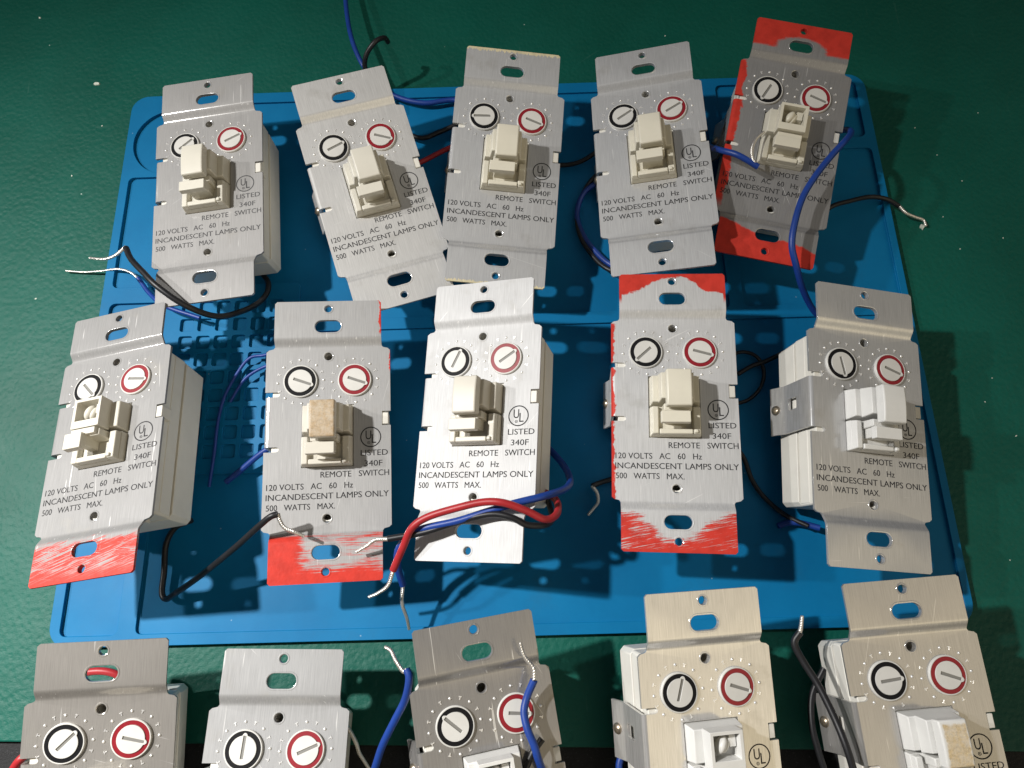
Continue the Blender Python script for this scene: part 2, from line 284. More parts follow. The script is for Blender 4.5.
WCOL = dict(
    black=plastic("black_insulation", (.012, .012, .014), .42, .05, .2),
    blue=plastic("blue_insulation", (.010, .045, .25), .42, .08, .25),
    red=plastic("red_insulation", (.36, .02, .025), .42, .08, .25))

def green_mat():
    M = Mat("green_mat"); v, x, y, z = M.xyz()
    big = M.noise(v, .012, 4, .6)
    c = M.mix(big.step(.3, .7), (.001, .072, .050), (.002, .092, .066))
    sc1 = M.noise(M.scaled(v, .35, .02, 1, (5, 2, 0)), 1.0, 4, .7)
    c = M.mix(sc1.step(.66, .78) * .12, c, (.2, .35, .3))
    sc2 = M.noise(M.scaled(M.rot(v, 55), .5, .012, 1, (1, 9, 0)), 1.0, 3, .6)
    c = M.mix(sc2.step(.70, .76) * .10, c, (.25, .4, .35))
    c = M.mix(M.noise(v, .02, 5, .7).step(.55, .75) * .35, c, (.001, .075, .05))
    sp_ = M.voro(v, .055)
    c = M.mix((sp_ - .024).neg().step(0, .012) * .8, c, (.5, .6, .55))
    grain = M.voro(M.scaled(v, 1, 1, 0), .55, 'SMOOTH_F1'); fine = M.noise(v, 1.6, 4, .6)
    M.set(Base_Color=c, Roughness=(M.noise(v, .03, 4) * .22 + .42), Specular_IOR_Level=.26,
          Normal=M.bump(grain * 1.0 + fine * .5, .6, .40))
    return M.m
def blue_silicone():
    M = Mat("blue_silicone"); v, x, y, z = M.xyz()
    n = M.noise(v, .02, 5, .65)
    c = M.mix(n.step(.3, .7), (.001, .125, .290), (.002, .150, .335))
    d = M.noise(v, .5, 5, .8)
    c = M.mix(d.step(.72, .80) * .22, c, (.10, .3, .5))
    st = M.noise(v, .035, 5, .7)
    c = M.mix(st.step(.55, .72) * .22, c, (.02, .10, .17))
    du = M.voro(M.scaled(v, 1, 1, .2), .09)
    c = M.mix((du - .035).neg().step(0, .02) * .5, c, (.35, .45, .5))
    M.set(Base_Color=c, Roughness=(M.noise(v, .05, 4) * .2 + .42), Specular_IOR_Level=.16,
          Normal=M.bump(M.noise(v, 2.5, 3), .12, .12))
    return M.m
def black_table():
    M = Mat("black_table"); v, x, y, z = M.xyz()
    n = M.noise(v, 1.1, 4, .75)
    c = M.mix(n.step(.58, .72), (.008, .008, .009), (.05, .05, .055))
    M.set(Base_Color=c, Roughness=.75, Normal=M.bump(n, .8, .6)); return M.m
GREEN, BLUE, TABLE = green_mat(), blue_silicone(), black_table()
CHIP = plastic("pale_paint_chip", (.62, .66, .58), .6)

# ------------------------------------------------------------------ mesh helpers (all in mm)
def finish(bm, name, smooth=35):
    bmesh.ops.recalc_face_normals(bm, faces=bm.faces)
    bmesh.ops.scale(bm, vec=(MM, MM, MM), verts=bm.verts)
    me = bpy.data.meshes.new(name); bm.to_mesh(me); bm.free()
    if smooth:
        me.shade_smooth(); me.set_sharp_from_angle(angle=math.radians(smooth))
    return me
def link(name, me, mat, parent=None, bevel=0, seg=2):
    o = bpy.data.objects.new(name, me); COL.objects.link(o)
    if parent: o.parent = parent
    if not me.materials: me.materials.append(mat)
    if me.materials[0] is not mat:
        o.material_slots[0].link = 'OBJECT'; o.material_slots[0].material = mat
    if bevel:
        b = o.modifiers.new("bevel", 'BEVEL'); b.width = bevel * MM; b.segments = seg; b.limit_method = 'ANGLE'; b.angle_limit = math.radians(40)
        b.harden_normals = False
    return o
def tag(o, label=None, cat=None, group=None, kind=None):
    for k, v in (('label', label), ('category', cat), ('group', group), ('kind', kind)):
        if v: o[k] = v
def box(bm, x0, x1, y0, y1, z0, z1, taper=0):
    vs = [bm.verts.new((x, y, z)) for z, t in ((z0, 0), (z1, taper)) for x, y in ((x0 + t, y0 + t), (x1 - t, y0 + t), (x1 - t, y1 - t), (x0 + t, y1 - t))]
    for f in ((3, 2, 1, 0), (4, 5, 6, 7), (0, 1, 5, 4), (1, 2, 6, 5), (2, 3, 7, 6), (3, 0, 4, 7)):
        bm.faces.new([vs[i] for i in f])
    return vs
def arc(cx, cy, r, a0, a1, n):
    return [(cx + r * math.cos(math.radians(a0 + (a1 - a0) * i / n)), cy + r * math.sin(math.radians(a0 + (a1 - a0) * i / n))) for i in range(n + 1)]
def circle(cx, cy, r, n=20): return arc(cx, cy, r, 0, 360 - 360 / n, n - 1)
def stadium(cx, cy, w, h, n=8):
    r = h / 2; d = w / 2 - r
    return arc(cx + d, cy, r, -90, 90, n) + arc(cx - d, cy, r, 90, 270, n)
def rrect(x0, x1, y0, y1, r, n=4):
    return arc(x1 - r, y0 + r, r, -90, 0, n) + arc(x1 - r, y1 - r, r, 0, 90, n) + arc(x0 + r, y1 - r, r, 90, 180, n) + arc(x0 + r, y0 + r, r, 180, 270, n)
def sheet(bm, outline, holes, z=0):
    es = []
    for lp in [outline] + holes:
        vs = [bm.verts.new((p[0], p[1], z)) for p in lp]
        es += [bm.edges.new((vs[i], vs[(i + 1) % len(vs)])) for i in range(len(vs))]
    r = bmesh.ops.triangle_fill(bm, use_beauty=True, use_dissolve=False, edges=es)
    return [f for f in r['geom'] if isinstance(f, bmesh.types.BMFace)]
def lathe(bm, prof, n=48, cx=0, cy=0):
    rings = [[bm.verts.new((cx + r * math.cos(2 * math.pi * i / n), cy + r * math.sin(2 * math.pi * i / n), z)) for i in range(n)] for r, z in prof]
    for a, b in zip(rings, rings[1:]):
        for i in range(n): bm.faces.new((a[i], a[(i + 1) % n], b[(i + 1) % n], b[i]))
    return rings
def spline(pts, n=10):
    P = [Vector(p) for p in pts]; P = [P[0] * 2 - P[1]] + P + [P[-1] * 2 - P[-2]]; out = []
    for i in range(1, len(P) - 2):
        a, b, c, d = P[i - 1:i + 3]
        for k in range(n):
            t = k / n
            out.append(.5 * ((2 * b) + (c - a) * t + (2 * a - 5 * b + 4 * c - d) * t * t + (3 * b - a - 3 * c + d) * t ** 3))
    out.append(P[-2]); return out
def frames(path):
    T = [(path[min(i + 1, len(path) - 1)] - path[max(i - 1, 0)]).normalized() for i in range(len(path))]
    u = T[0].orthogonal().normalized(); F = []
    for t in T:
        u = (u - t * u.dot(t)).normalized(); F.append((u, t.cross(u)))
    return F
def tube(bm, path, r, n=12, taper=0, dome=True):
    F = frames(path); rings = []
    for i, p in enumerate(path):
        rr = r * (1 - taper * i / (len(path) - 1)); u, v = F[i]
        rings.append([bm.verts.new(p + (u * math.cos(2 * math.pi * k / n) + v * math.sin(2 * math.pi * k / n)) * rr) for k in range(n)])
    for a, b in zip(rings, rings[1:]):
        for k in range(n): bm.faces.new((a[k], a[(k + 1) % n], b[(k + 1) % n], b[k]))
    bm.faces.new(rings[0][::-1]); bm.faces.new(rings[-1])
def strands(bm, pts, r, pitch=3.2):
    path = spline(pts, 14); F = frames(path); s = 0; acc = [0]
    for a, b in zip(path, path[1:]): s += (b - a).length; acc.append(s)
    for k in range(4):
        q = []
        for i, p in enumerate(path):
            a = 2 * math.pi * (acc[i] / pitch + k / 4); u, v = F[i]
            q.append(p + (u * math.cos(a) + v * math.sin(a)) * r * .55 * (1 - .45 * i / len(path)))
        tube(bm, q, r * .5, 7)

# ------------------------------------------------------------------ setting
bm = bmesh.new(); box(bm, -900, 900, -600, 1200, -34, -4)
tb = link("table", finish(bm, "table", 0), TABLE); tag(tb, "black speckled tabletop showing along the bottom edge", "table", kind="structure")

bm = bmesh.new()
a, b = Vector((-195.5, -34.5)), Vector((177.3, -55.4)); d = (b - a) / (b - a).length
p0, p1 = a - d * 260, b + d * 300; nrm = Vector((-d.y, d.x))
q0, q1 = p0 + nrm * 560, p1 + nrm * 560
top = [(p0.x, p0.y), (p1.x, p1.y), (q1.x, q1.y), (q0.x, q0.y)]
vs = [bm.verts.new((x, y, z)) for z in (-4, 0) for x, y in top]
for f in ((3, 2, 1, 0), (4, 5, 6, 7), (0, 1, 5, 4), (1, 2, 6, 5), (2, 3, 7, 6), (3, 0, 4, 7)): bm.faces.new([vs[i] for i in f])
gm = link("work_mat", finish(bm, "work_mat", 0), GREEN, bevel=.6)
tag(gm, "large green vinyl mat with pebbled grain covering the table", "mat")

def silicone_mat():
    cells = [rrect(cx - 2.9, cx + 2.9, cy - 2.9, cy + 2.9, 1.0, 3) for cx in [-136.1 + 7.65 * i for i in range(6)] for cy in [13.3 - 8.0 * k for k in range(9)]]
    def ring(pts, r=2.5):            # rounded polygon
        out = []; n = len(pts)
        for i in range(n):
            p, c, q = Vector(pts[i - 1]), Vector(pts[i]), Vector(pts[(i + 1) % n])
            a_, b_ = (p - c).normalized() * r, (q - c).normalized() * r
            for k in range(5):
                t = k / 4; out.append(tuple((c + a_) * (1 - t) ** 2 + c * 2 * t * (1 - t) + (c + b_) * t * t))
        return out
    trays = [(circle(-154, 99, 17.6, 48), 1.6), (rrect(-171.2, -133, 24, 80, 2.5), 1.6), (rrect(-171, -149, -121, 16.5, 2.5), 1.6),
             (ring([(-128, 24), (-88, 24), (-88, 6), (98, 6), (98, 119.5), (-128, 119.5)]), 1.3),
             (rrect(104, 140, 90, 121, 2.5), 1.5), (rrect(146, 170.5, 90, 121, 2.5), 1.5), (rrect(104, 172, 6.5, 84, 2.5), 1.4),
             (ring([(-142, -120.8), (172, -120.8), (172, .8), (-86, .8), (-86, -60), (-142, -60)]), 1.3)] + [(c, 1.5) for c in cells]
    H = 3.6
    bm = bmesh.new(); outl = rrect(-175, 175, -125, 125, 8, 8)
    sheet(bm, outl, [t[0] for t in trays], H)
    bot = [bm.verts.new((x, y, .02)) for x, y in outl]; tp = [bm.verts.new((x, y, H)) for x, y in outl]
    n = len(outl)
    for i in range(n): bm.faces.new((bot[i], bot[(i + 1) % n], tp[(i + 1) % n], tp[i]))
    bm.faces.new(bot[::-1])
    for lp, dep in trays:
        n = len(lp); up = [bm.verts.new((x, y, H)) for x, y in lp]; c = Vector((sum(p[0] for p in lp) / n, sum(p[1] for p in lp) / n))
        dn = [bm.verts.new((x, y, H - dep)) for x, y in lp]
        for i in range(n): bm.faces.new((up[i], dn[i], dn[(i + 1) % n], up[(i + 1) % n]))
        es = [bm.edges.new((dn[i], dn[(i + 1) % n])) if not bm.edges.get((dn[i], dn[(i + 1) % n])) else bm.edges.get((dn[i], dn[(i + 1) % n])) for i in range(n)]
        bmesh.ops.triangle_fill(bm, use_beauty=True, edges=es)
    bmesh.ops.remove_doubles(bm, verts=bm.verts, dist=.01)
    o = link("soldering_mat", finish(bm, "soldering_mat", 30), BLUE, bevel=.45)
    o.location = (MAT_C[0] * MM, MAT_C[1] * MM, 0); o.rotation_euler = (0, 0, MAT_ROT)
    tag(o, "blue silicone soldering mat with moulded trays and a grid of pockets", "mat")
silicone_mat()

# ------------------------------------------------------------------ switch parts; plate face at z = Z0 above the Empty
Z0 = 25.0
WP, WT, YS, YB, YT, ZT = 23.07, 19.94, 33.65, -33.82, 52.4, 2.05
def plate_mesh():
    o = [(-WT + .8, -YT), (WT - .8, -YT), (WT, -YT + .8), (WT, YB - 1.2), (WT + .5, YB - .5), (WP - .9, YB - .1), (WP, YB + .7)]
    o += [(WP, 3.6), (19.9, 3.6), (19.9, 9.0), (WP, 9.0)]
    o += [(WP, YS - .7), (WP - .9, YS + .1), (WT + .5, YS + .5), (WT, YS + 1.2), (WT, YT - .8), (WT - .8, YT), (-WT + .8, YT), (-WT, YT - .8)]
    o += [(-WT, YS + 1.2), (-WT - .5, YS + .5), (-WP + .9, YS + .1), (-WP, YS - .7)]
    for y in (16.4, -4.3):
        o += [(-WP, y + .95)] + arc(-18.4, y, .95, 90, -90, 6)[0:0] + [(-18.6, y + .95), (-17.9, y + .6), (-17.65, y), (-17.9, y - .6), (-18.6, y - .95)] + [(-WP if y < 0 else -21.6, y - .95)]
        if y > 0: o += [(-21.6, -3.35 - 0.0)]
    # the slot at y=-4.3 starts at the flange edge
    k = o.index((-WP, -4.3 + .95)); o.pop(k)
    o += [(-WP, YB + .7), (-WP + .9, YB - .1), (-WT - .5, YB - .5), (-WT, YB - 1.2), (-WT, -YT + .8)]
    clean = []
    for p in o:
        if not clean or (Vector(p) - Vector(clean[-1])).length > 1e-3: clean.append(p)
    holes = [circle(0, 49.31, 1.55), stadium(0, 42.28, 10.2, 5.2), circle(0, 30.86, 1.65), circle(0, -29.92, 1.65), stadium(0, -41.9, 10.2, 5.2), circle(0, -48.61, 1.55),
             [(-9.5, -11.4), (9.45, -11.4), (9.45, 12.0), (-9.5, 12.0)]]
    bm = bmesh.new(); sheet(bm, clean, holes)
    cuts = [34.3 + .5 * i for i in range(9)]
    for c in cuts:
        for y in (c, -c): bmesh.ops.bisect_plane(bm, geom=bm.verts[:] + bm.edges[:] + bm.faces[:], plane_co=(0, y, 0), plane_no=(0, 1, 0), dist=1e-4)
    for v in bm.verts:
        t = min(1, max(0, (abs(v.co.y) - 34.3) / 4.0)); v.co.z = ZT * t * t * (3 - 2 * t)
    bmesh.ops.solidify(bm, geom=bm.faces[:], thickness=1.0)
    top = max(v.co.z for v in bm.verts)
    for v in bm.verts: v.co.z += Z0 - (top - ZT)
    beads = [(circle, (49.31, 1.55)), (circle, (30.86, 1.65)), (circle, (-29.92, 1.65)), (circle, (-48.61, 1.55))]
    for _, (hy, hr) in beads:
        zz = Z0 + (ZT if abs(hy) > 40 else 0)
        lathe(bm, [(hr + .5, zz - .02), (hr + .38, zz + .10), (hr + .12, zz + .13), (hr - .12, zz + .02), (hr - .2, zz - .9), (hr - .2, zz - 1.9)], 20, 0, hy)
    for hy in (42.28, -41.9):
        L = [[bm.verts.new((x, y, Z0 + ZT + dz)) for x, y in stadium(0, hy, 10.2 + 2 * g_, 5.2 + 2 * g_)] for g_, dz in ((.5, -.02), (.36, .10), (.12, .12), (-.14, .02), (-.2, -1.3))]
        for a_, b_ in zip(L, L[1:]):
            for i in range(len(a_)): bm.faces.new((a_[i], a_[(i + 1) % len(a_)], b_[(i + 1) % len(a_)], b_[i]))
    # side flange folded down along the left edge, with its window
    P = [(-21.6, 0)] + [(-21.6 - 1.5 * math.sin(math.radians(a)), -1.5 + 1.5 * math.cos(math.radians(a))) for a in (18, 36, 54, 72, 90)] + [(-23.1, -9.0), (-23.1, -14.5), (-23.1, -17.5), (-23.5, -18.4), (-25.4, -23.6)]
    Q = [(-21.6, -1.0)] + [(-21.6 - .5 * math.sin(math.radians(a)), -1.5 + .5 * math.cos(math.radians(a))) for a in (18, 36, 54, 72, 90)] + [(-22.1, -9.0), (-22.1, -14.5), (-22.1, -17.5), (-22.5, -18.6), (-24.45, -23.9)]
    ys = (-3.35, 5.2, 9.6, 15.45)
    g = lambda L, y: [bm.verts.new((x, y, z + Z0)) for x, z in L]
    A = [g(P, y) for y in ys]; B = [g(Q, y) for y in ys]
    for j in range(3):
        for i in range(len(P) - 1):
            if j == 1 and i == 6:                       # the window
                for u, v_ in ((A[1], B[1]), (A[2], B[2])): bm.faces.new((u[6], u[7], v_[7], v_[6]))
                bm.faces.new((A[1][6], A[2][6], B[2][6], B[1][6])); bm.faces.new((A[1][7], A[2][7], B[2][7], B[1][7])); continue
            bm.faces.new((A[j][i], A[j][i + 1], A[j + 1][i + 1], A[j + 1][i])); bm.faces.new((B[j][i], B[j + 1][i], B[j + 1][i + 1], B[j][i + 1]))
        bm.faces.new((A[j][-1], A[j + 1][-1], B[j + 1][-1], B[j][-1]))
    for X, Y in ((A[0], B[0]), (A[-1], B[-1])):
        for i in range(len(P) - 1): bm.faces.new((X[i], X[i + 1], Y[i + 1], Y[i]))
    uv = bm.loops.layers.uv.new("UVMap")
    for f in bm.faces:
        for l in f.loops: l[uv].uv = (l.vert.co.x * .01, l.vert.co.y * .01)
    return finish(bm, "mounting_plate", 30)

def body_mesh():
    bm = bmesh.new()
    def prism(x, y0, y1, z0, z1, ch, tap=0):
        ol = [(-x + ch, y0), (x - ch, y0), (x, y0 + ch), (x, y1 - ch), (x - ch, y1), (-x + ch, y1), (-x, y1 - ch), (-x, y0 + ch)]
        a = [bm.verts.new((px * (1 - tap), py * (1 - tap), z0)) for px, py in ol]; b = [bm.verts.new((px, py, z1)) for px, py in ol]
        for i in range(8): bm.faces.new((a[i], a[(i + 1) % 8], b[(i + 1) % 8], b[i]))
        bm.faces.new(a[::-1]); bm.faces.new(b)
    x, y0, y1, ch = 20.6, -31.0, 33.0, .6
    ol = [(-x + ch, y0), (x - ch, y0), (x, y0 + ch), (x, y1 - ch), (x - ch, y1), (-x + ch, y1), (-x, y1 - ch), (-x, y0 + ch)]
    wells = [circle(0, 30.4, 2.1, 16), circle(0, -28.4, 2.1, 16)]
    sheet(bm, ol, wells, Z0 - 1.08)
    a = [bm.verts.new((px, py, Z0 - 12.4)) for px, py in ol]; b = [bm.verts.new((px, py, Z0 - 1.08)) for px, py in ol]
    for i in range(8): bm.faces.new((a[i], a[(i + 1) % 8], b[(i + 1) % 8], b[i]))
    for wl_ in wells:
        a = [bm.verts.new((px, py, .6)) for px, py in wl_]; b = [bm.verts.new((px, py, Z0 - 1.08)) for px, py in wl_]
        for i in range(16): bm.faces.new((a[i], a[(i + 1) % 16], b[(i + 1) % 16], b[i]))
        bm.faces.new(a)
    bmesh.ops.remove_doubles(bm, verts=bm.verts, dist=.01)
    prism(20.2, -30.6, 32.6, Z0 - 13.2, Z0 - 12.4, .6, 0)
    prism(21.0, -30.9, 33.2, .1, Z0 - 13.2, 1.6, .02)
    for x in (20.55, -20.55):                                # one raised band along each side
        box(bm, x - .25, x + .25, -30.2, 32.2, Z0 - 12.2, Z0 - 6.5)
    box(bm, 19.0, 22.2, 4.1, 8.5, Z0 - 6, Z0 - .25)          # the tongue in the right-hand notch
    for y in (33.0, -31.0):
        s = 1 if y > 0 else -1
        for x in (-12, 12): box(bm, x - 3, x + 3, y - .4 if s > 0 else y - 1.6, y + 1.6 if s > 0 else y + .4, Z0 - 10, Z0 - 1.5)
    return finish(bm, "housing", 30)

def base_mesh(hollow=False):
    bm = bmesh.new()
    # upper half: stepped plinth
    box(bm, -9.3, 9.25, .12, 11.7, Z0 - 2, Z0 + 5.0, .85)
    if not hollow: box(bm, -6.5, 6.4, .3, 11.2, Z0 + 4.9, Z0 + 10.4, .7)
    # lower half: frame round the lever
    box(bm, -9.3, 9.25, -11.3, -.12, Z0 - 2, Z0 + 2.6, .3)
    box(bm, -8.95, -6.0, -11.1, -.4, Z0 + 2.5, Z0 + 5.0, .4); box(bm, 5.6, 8.8, -11.1, -.4, Z0 + 2.5, Z0 + 5.0, .4)
    box(bm, -6.2, 5.8, -11.0, -8.9, Z0 + 2.5, Z0 + 5.3, .15)
    box(bm, 6.0, 7.6, -10.6, -9.2, Z0 + 4.9, Z0 + 5.9, .1)
    box(bm, -5.0, 5.2, -3.4, -.45, Z0 + 2.5, Z0 + 9.0, .2)
    return finish(bm, "switch_base", 30)
def cap_mesh():
    bm = bmesh.new(); N = 6
    x0, x1, y0, y1 = -4.5, 4.8, -2.6, 10.9
    rows = []
    for i in range(N + 1):
        t = i / N; y = y0 + (y1 - y0) * t; z = Z0 + 14.2 + .5 * (1 - (2 * t - 1) ** 2)
        rows.append([bm.verts.new(p) for p in ((x0, y, Z0 + 10.5), (x0 + .25, y, z), (x1 - .25, y, z), (x1, y, Z0 + 10.5))])
    for a, b in zip(rows, rows[1:]):
        for k in range(3): bm.faces.new((a[k], a[k + 1], b[k + 1], b[k]))
        bm.faces.new((a[3], a[0], b[0], b[3]))
    bm.faces.new(rows[0]); bm.faces.new(rows[-1][::-1])
    return finish(bm, "push_button", 30)
def frame_mesh():
    bm = bmesh.new(); x0, x1, y0, y1 = -5.6, 5.4, -.2, 11.2; za, zb = Z0 + 4.95, Z0 + 10.6; t = 1.1
    ol = [(x0, y0), (x1, y0), (x1, y1), (x0, y1)]; il = [(x0 + t, y0 + 2.9), (x1 - t, y0 + 2.9), (x1 - t, y1 - t), (x0 + t, y1 - t)]
    V = lambda L, z: [bm.verts.new((x, y, z)) for x, y in L]
    a, b, c, d = V(ol, za), V(ol, zb), V(il, zb), V(il, za + .1)
    for i in range(4):
        k = (i + 1) % 4
        bm.faces.new((a[i], a[k], b[k], b[i])); bm.faces.new((b[i], b[k], c[k], c[i])); bm.faces.new((c[i], c[k], d[k], d[i]))
    bm.faces.new(a[::-1]); bm.faces.new(d)
    return finish(bm, "button_frame", 30)
def plunger_mesh():
    bm = bmesh.new()
    def lump(cx, cy, cz, rx, ry, rz, ang):
        r = bmesh.ops.create_uvsphere(bm, u_segments=20, v_segments=12, radius=1)
        m = Matrix.Translation((cx, cy, cz)) @ Matrix.Rotation(math.radians(ang), 4, 'Z') @ Matrix.Diagonal((rx, ry, rz, 1))
        bmesh.ops.transform(bm, matrix=m, verts=r['verts'])
    lump(-.9, 6.6, Z0 + 7.6, 1.6, 2.9, 2.2, -28); lump(.5, 6.2, Z0 + 7.0, 1.3, 2.6, 1.9, -28)
    box(bm, 1.4, 4.2, 5.6, 9.6, Z0 + 5.2, Z0 + 8.2, .3)
    return finish(bm, "plunger", 45)
def lever_mesh():
    bm = bmesh.new()
    box(bm, -6.15, 4.2, -8.2, -3.9, Z0 + 9.4, Z0 + 12.0, .1); box(bm, -4.0, 3.9, -6.9, -3.3, Z0 + 2.7, Z0 + 9.5, 0)
    return finish(bm, "lever", 30)
def long_lever_mesh():                                       # the one pulled out to the left
    bm = bmesh.new()
    box(bm, -6.3, .6, -8.3, -2.4, Z0 + 9.2, Z0 + 12.0, .1); box(bm, -5.2, 4.4, -3.0, -.5, Z0 + 8.2, Z0 + 10.6, .1); box(bm, -2.6, .4, -6.6, -2.6, Z0 + 2.7, Z0 + 9.3, 0)
    return finish(bm, "lever", 30)
def bracket_screw():
    bm = bmesh.new()
    r = lathe(bm, [(.05, 1.15), (1.0, 1.05), (1.6, .7), (1.9, .25), (1.9, -.4)], 24); bm.faces.new(r[0]); bm.faces.new(r[-1][::-1])
    box(bm, -1.3, 1.3, -.2, .2, 1.05, 1.2)
    bmesh.ops.transform(bm, matrix=Matrix.Translation((-24.55, 6.4, Z0 - 21.0)) @ Matrix.Rotation(math.radians(-70), 4, 'Y'), verts=bm.verts)
    return finish(bm, "screw", 30)
def dial_mesh():
    bm = bmesh.new(); r = lathe(bm, [(6.25, -.3), (6.25, .75), (6.05, .98), (5.78, .98), (5.78, .82), (4.2, .82)], 56)
    bm.faces.new(r[0][::-1]); bm.faces.new(r[-1]); return finish(bm, "dial", 30)
def ring_mesh():
    bm = bmesh.new(); lathe(bm, [(5.74, .83), (5.74, .90), (4.40, .90), (4.40, .83)], 56); return finish(bm, "colour_ring", 30)
def face_mesh():
    bm = bmesh.new()
    ol = [p for p in circle(0, 0, 4.36, 60) if abs(math.degrees(math.atan2(p[1], p[0]))) > 9]
    ol.sort(key=lambda p: math.atan2(p[1], p[0]) % (2 * math.pi))
    ol = [(4.36 * math.cos(math.radians(9)), .69), ] + ol + [(4.36, -.68)]
    ol[0] = (4.7, .7); ol[-1] = (4.7, -.7); ol.append((5.15, -.28)); ol.append((5.15, .28))
    hole = [(-2.6, -.5), (4.3, -.5), (4.3, .5), (-2.6, .5)]
    f = sheet(bm, ol, [hole], 1.25); bmesh.ops.solidify(bm, geom=f, thickness=.5)
    zt = max(v.co.z for v in bm.verts)
    for v in bm.verts: v.co.z += 1.25 - zt
    return finish(bm, "dial_face", 30)
def slot_mesh():
    bm = bmesh.new(); box(bm, -2.65, 4.35, -.54, .54, .84, .93); return finish(bm, "pointer_slot", 0)
DX = (-10.19, 9.85); DY = 21.26
def marks_mesh():
    bm = bmesh.new()
    for cx in DX:
        for k in range(16):
            a = math.radians(22.5 * k + 3); x, y = cx + 8.45 * math.cos(a), DY + 8.45 * math.sin(a)
            if k % 2 == 0:
                r = bmesh.ops.create_uvsphere(bm, u_segments=10, v_segments=6, radius=1)
                bmesh.ops.transform(bm, matrix=Matrix.Translation((x, y, Z0)) @ Matrix.Diagonal((.5, .5, .42, 1)), verts=r['verts'])
            else:
                vs = box(bm, -.6, .6, -.19, .19, -.05, .2, .06)
                bmesh.ops.transform(bm, matrix=Matrix.Translation((x, y, Z0)) @ Matrix.Rotation(a, 4, 'Z'), verts=vs)
                vs = box(bm, -.17, .17, -.5, .5, -.05, .19, .05)
                bmesh.ops.transform(bm, matrix=Matrix.Translation((x + .4 * math.cos(a), y + .4 * math.sin(a), Z0)) @ Matrix.Rotation(a, 4, 'Z'), verts=vs)
    return finish(bm, "scale_marks", 40)

def letters(bm, s, x0, x1, yc, h):
    """lettering fitted to a box, added to bm as thin printed faces"""
    cu = bpy.data.curves.new("t", 'FONT'); cu.body = s; cu.size = 1; cu.resolution_u = 3; cu.offset = 0.0
    o = bpy.data.objects.new("t", cu); COL.objects.link(o)
    me = bpy.data.meshes.new_from_object(o.evaluated_get(bpy.context.evaluated_depsgraph_get()))
    xs = [v.co.x for v in me.vertices]; ys = [v.co.y for v in me.vertices]
    a0, a1, b0, b1 = min(xs), max(xs), min(ys), max(ys)
    if '.' not in s and len(s) > 2: b0, b1 = 0.0, max(ys)
    for v in me.vertices:
        v.co = (x0 + (v.co.x - a0) / (a1 - a0) * (x1 - x0), yc + ((v.co.y - b0) / (b1 - b0) - .5) * h, Z0 + .03)
    bm.from_mesh(me)
    for v in me.vertices: v.co.x += .05; v.co.z += .006        # a second, slightly shifted strike thickens the print
    bm.from_mesh(me); bpy.data.objects.remove(o); bpy.data.curves.remove(cu); bpy.data.meshes.remove(me)
def text_mesh():
    bm = bmesh.new()
    letters(bm, "LISTED", 12.0, 21.9, -6.6, 2.1); letters(bm, "340F", 13.3, 19.9, -10.5, 2.1)
    letters(bm, "REMOTE   SWITCH", -2.5, 22.3, -14.1, 2.15)
    letters(bm, "120 VOLTS   AC   60   Hz", -21.7, 9.2, -18.15, 2.15)
    letters(bm, "INCANDESCENT LAMPS ONLY", -21.8, 22.1, -21.8, 2.15)
    letters(bm, "500   WATTS   MAX.", -21.6, 2.8, -25.5, 2.15)
    return finish(bm, "printed_text", 0)
def ul_mesh():
    bm = bmesh.new(); cx, cy = 15.7, -.75; n = 40
    A = [bm.verts.new((x, y, Z0 + .03)) for x, y in circle(cx, cy, 3.85, n)]; B = [bm.verts.new((x, y, Z0 + .03)) for x, y in circle(cx, cy, 3.45, n)]
    for i in range(n): bm.faces.new((A[i], A[(i + 1) % n], B[(i + 1) % n], B[i]))
    letters(bm, "U", cx - 1.9, cx + .15, cy + .75, 3.3); letters(bm, "L", cx + .35, cx + 1.95, cy - .65, 3.3)
    A = [bm.verts.new((x, y, Z0 + .03)) for x, y in circle(cx - .75, cy - 2.1, .55, 14)]; B = [bm.verts.new((x, y, Z0 + .03)) for x, y in circle(cx - .75, cy - 2.1, .38, 14)]
    for i in range(14): bm.faces.new((A[i], A[(i + 1) % 14], B[(i + 1) % 14], B[i]))
    letters(bm, "R", cx - .92, cx - .6, cy - 2.1, .42)
    return finish(bm, "listing_mark", 0)

ME = dict(plate=plate_mesh(), body=body_mesh(), base=base_mesh(), base_open=base_mesh(True), cap=cap_mesh(), frame=frame_mesh(), plunger=plunger_mesh(), lever=lever_mesh(), long_lever=long_lever_mesh(),
          screw=bracket_screw(), dial=dial_mesh(), ring=ring_mesh(), face=face_mesh(), slot=slot_mesh(), marks=marks_mesh(), text=text_mesh(), ul=ul_mesh())

GROUP = "wall switch modules laid out in three rows"
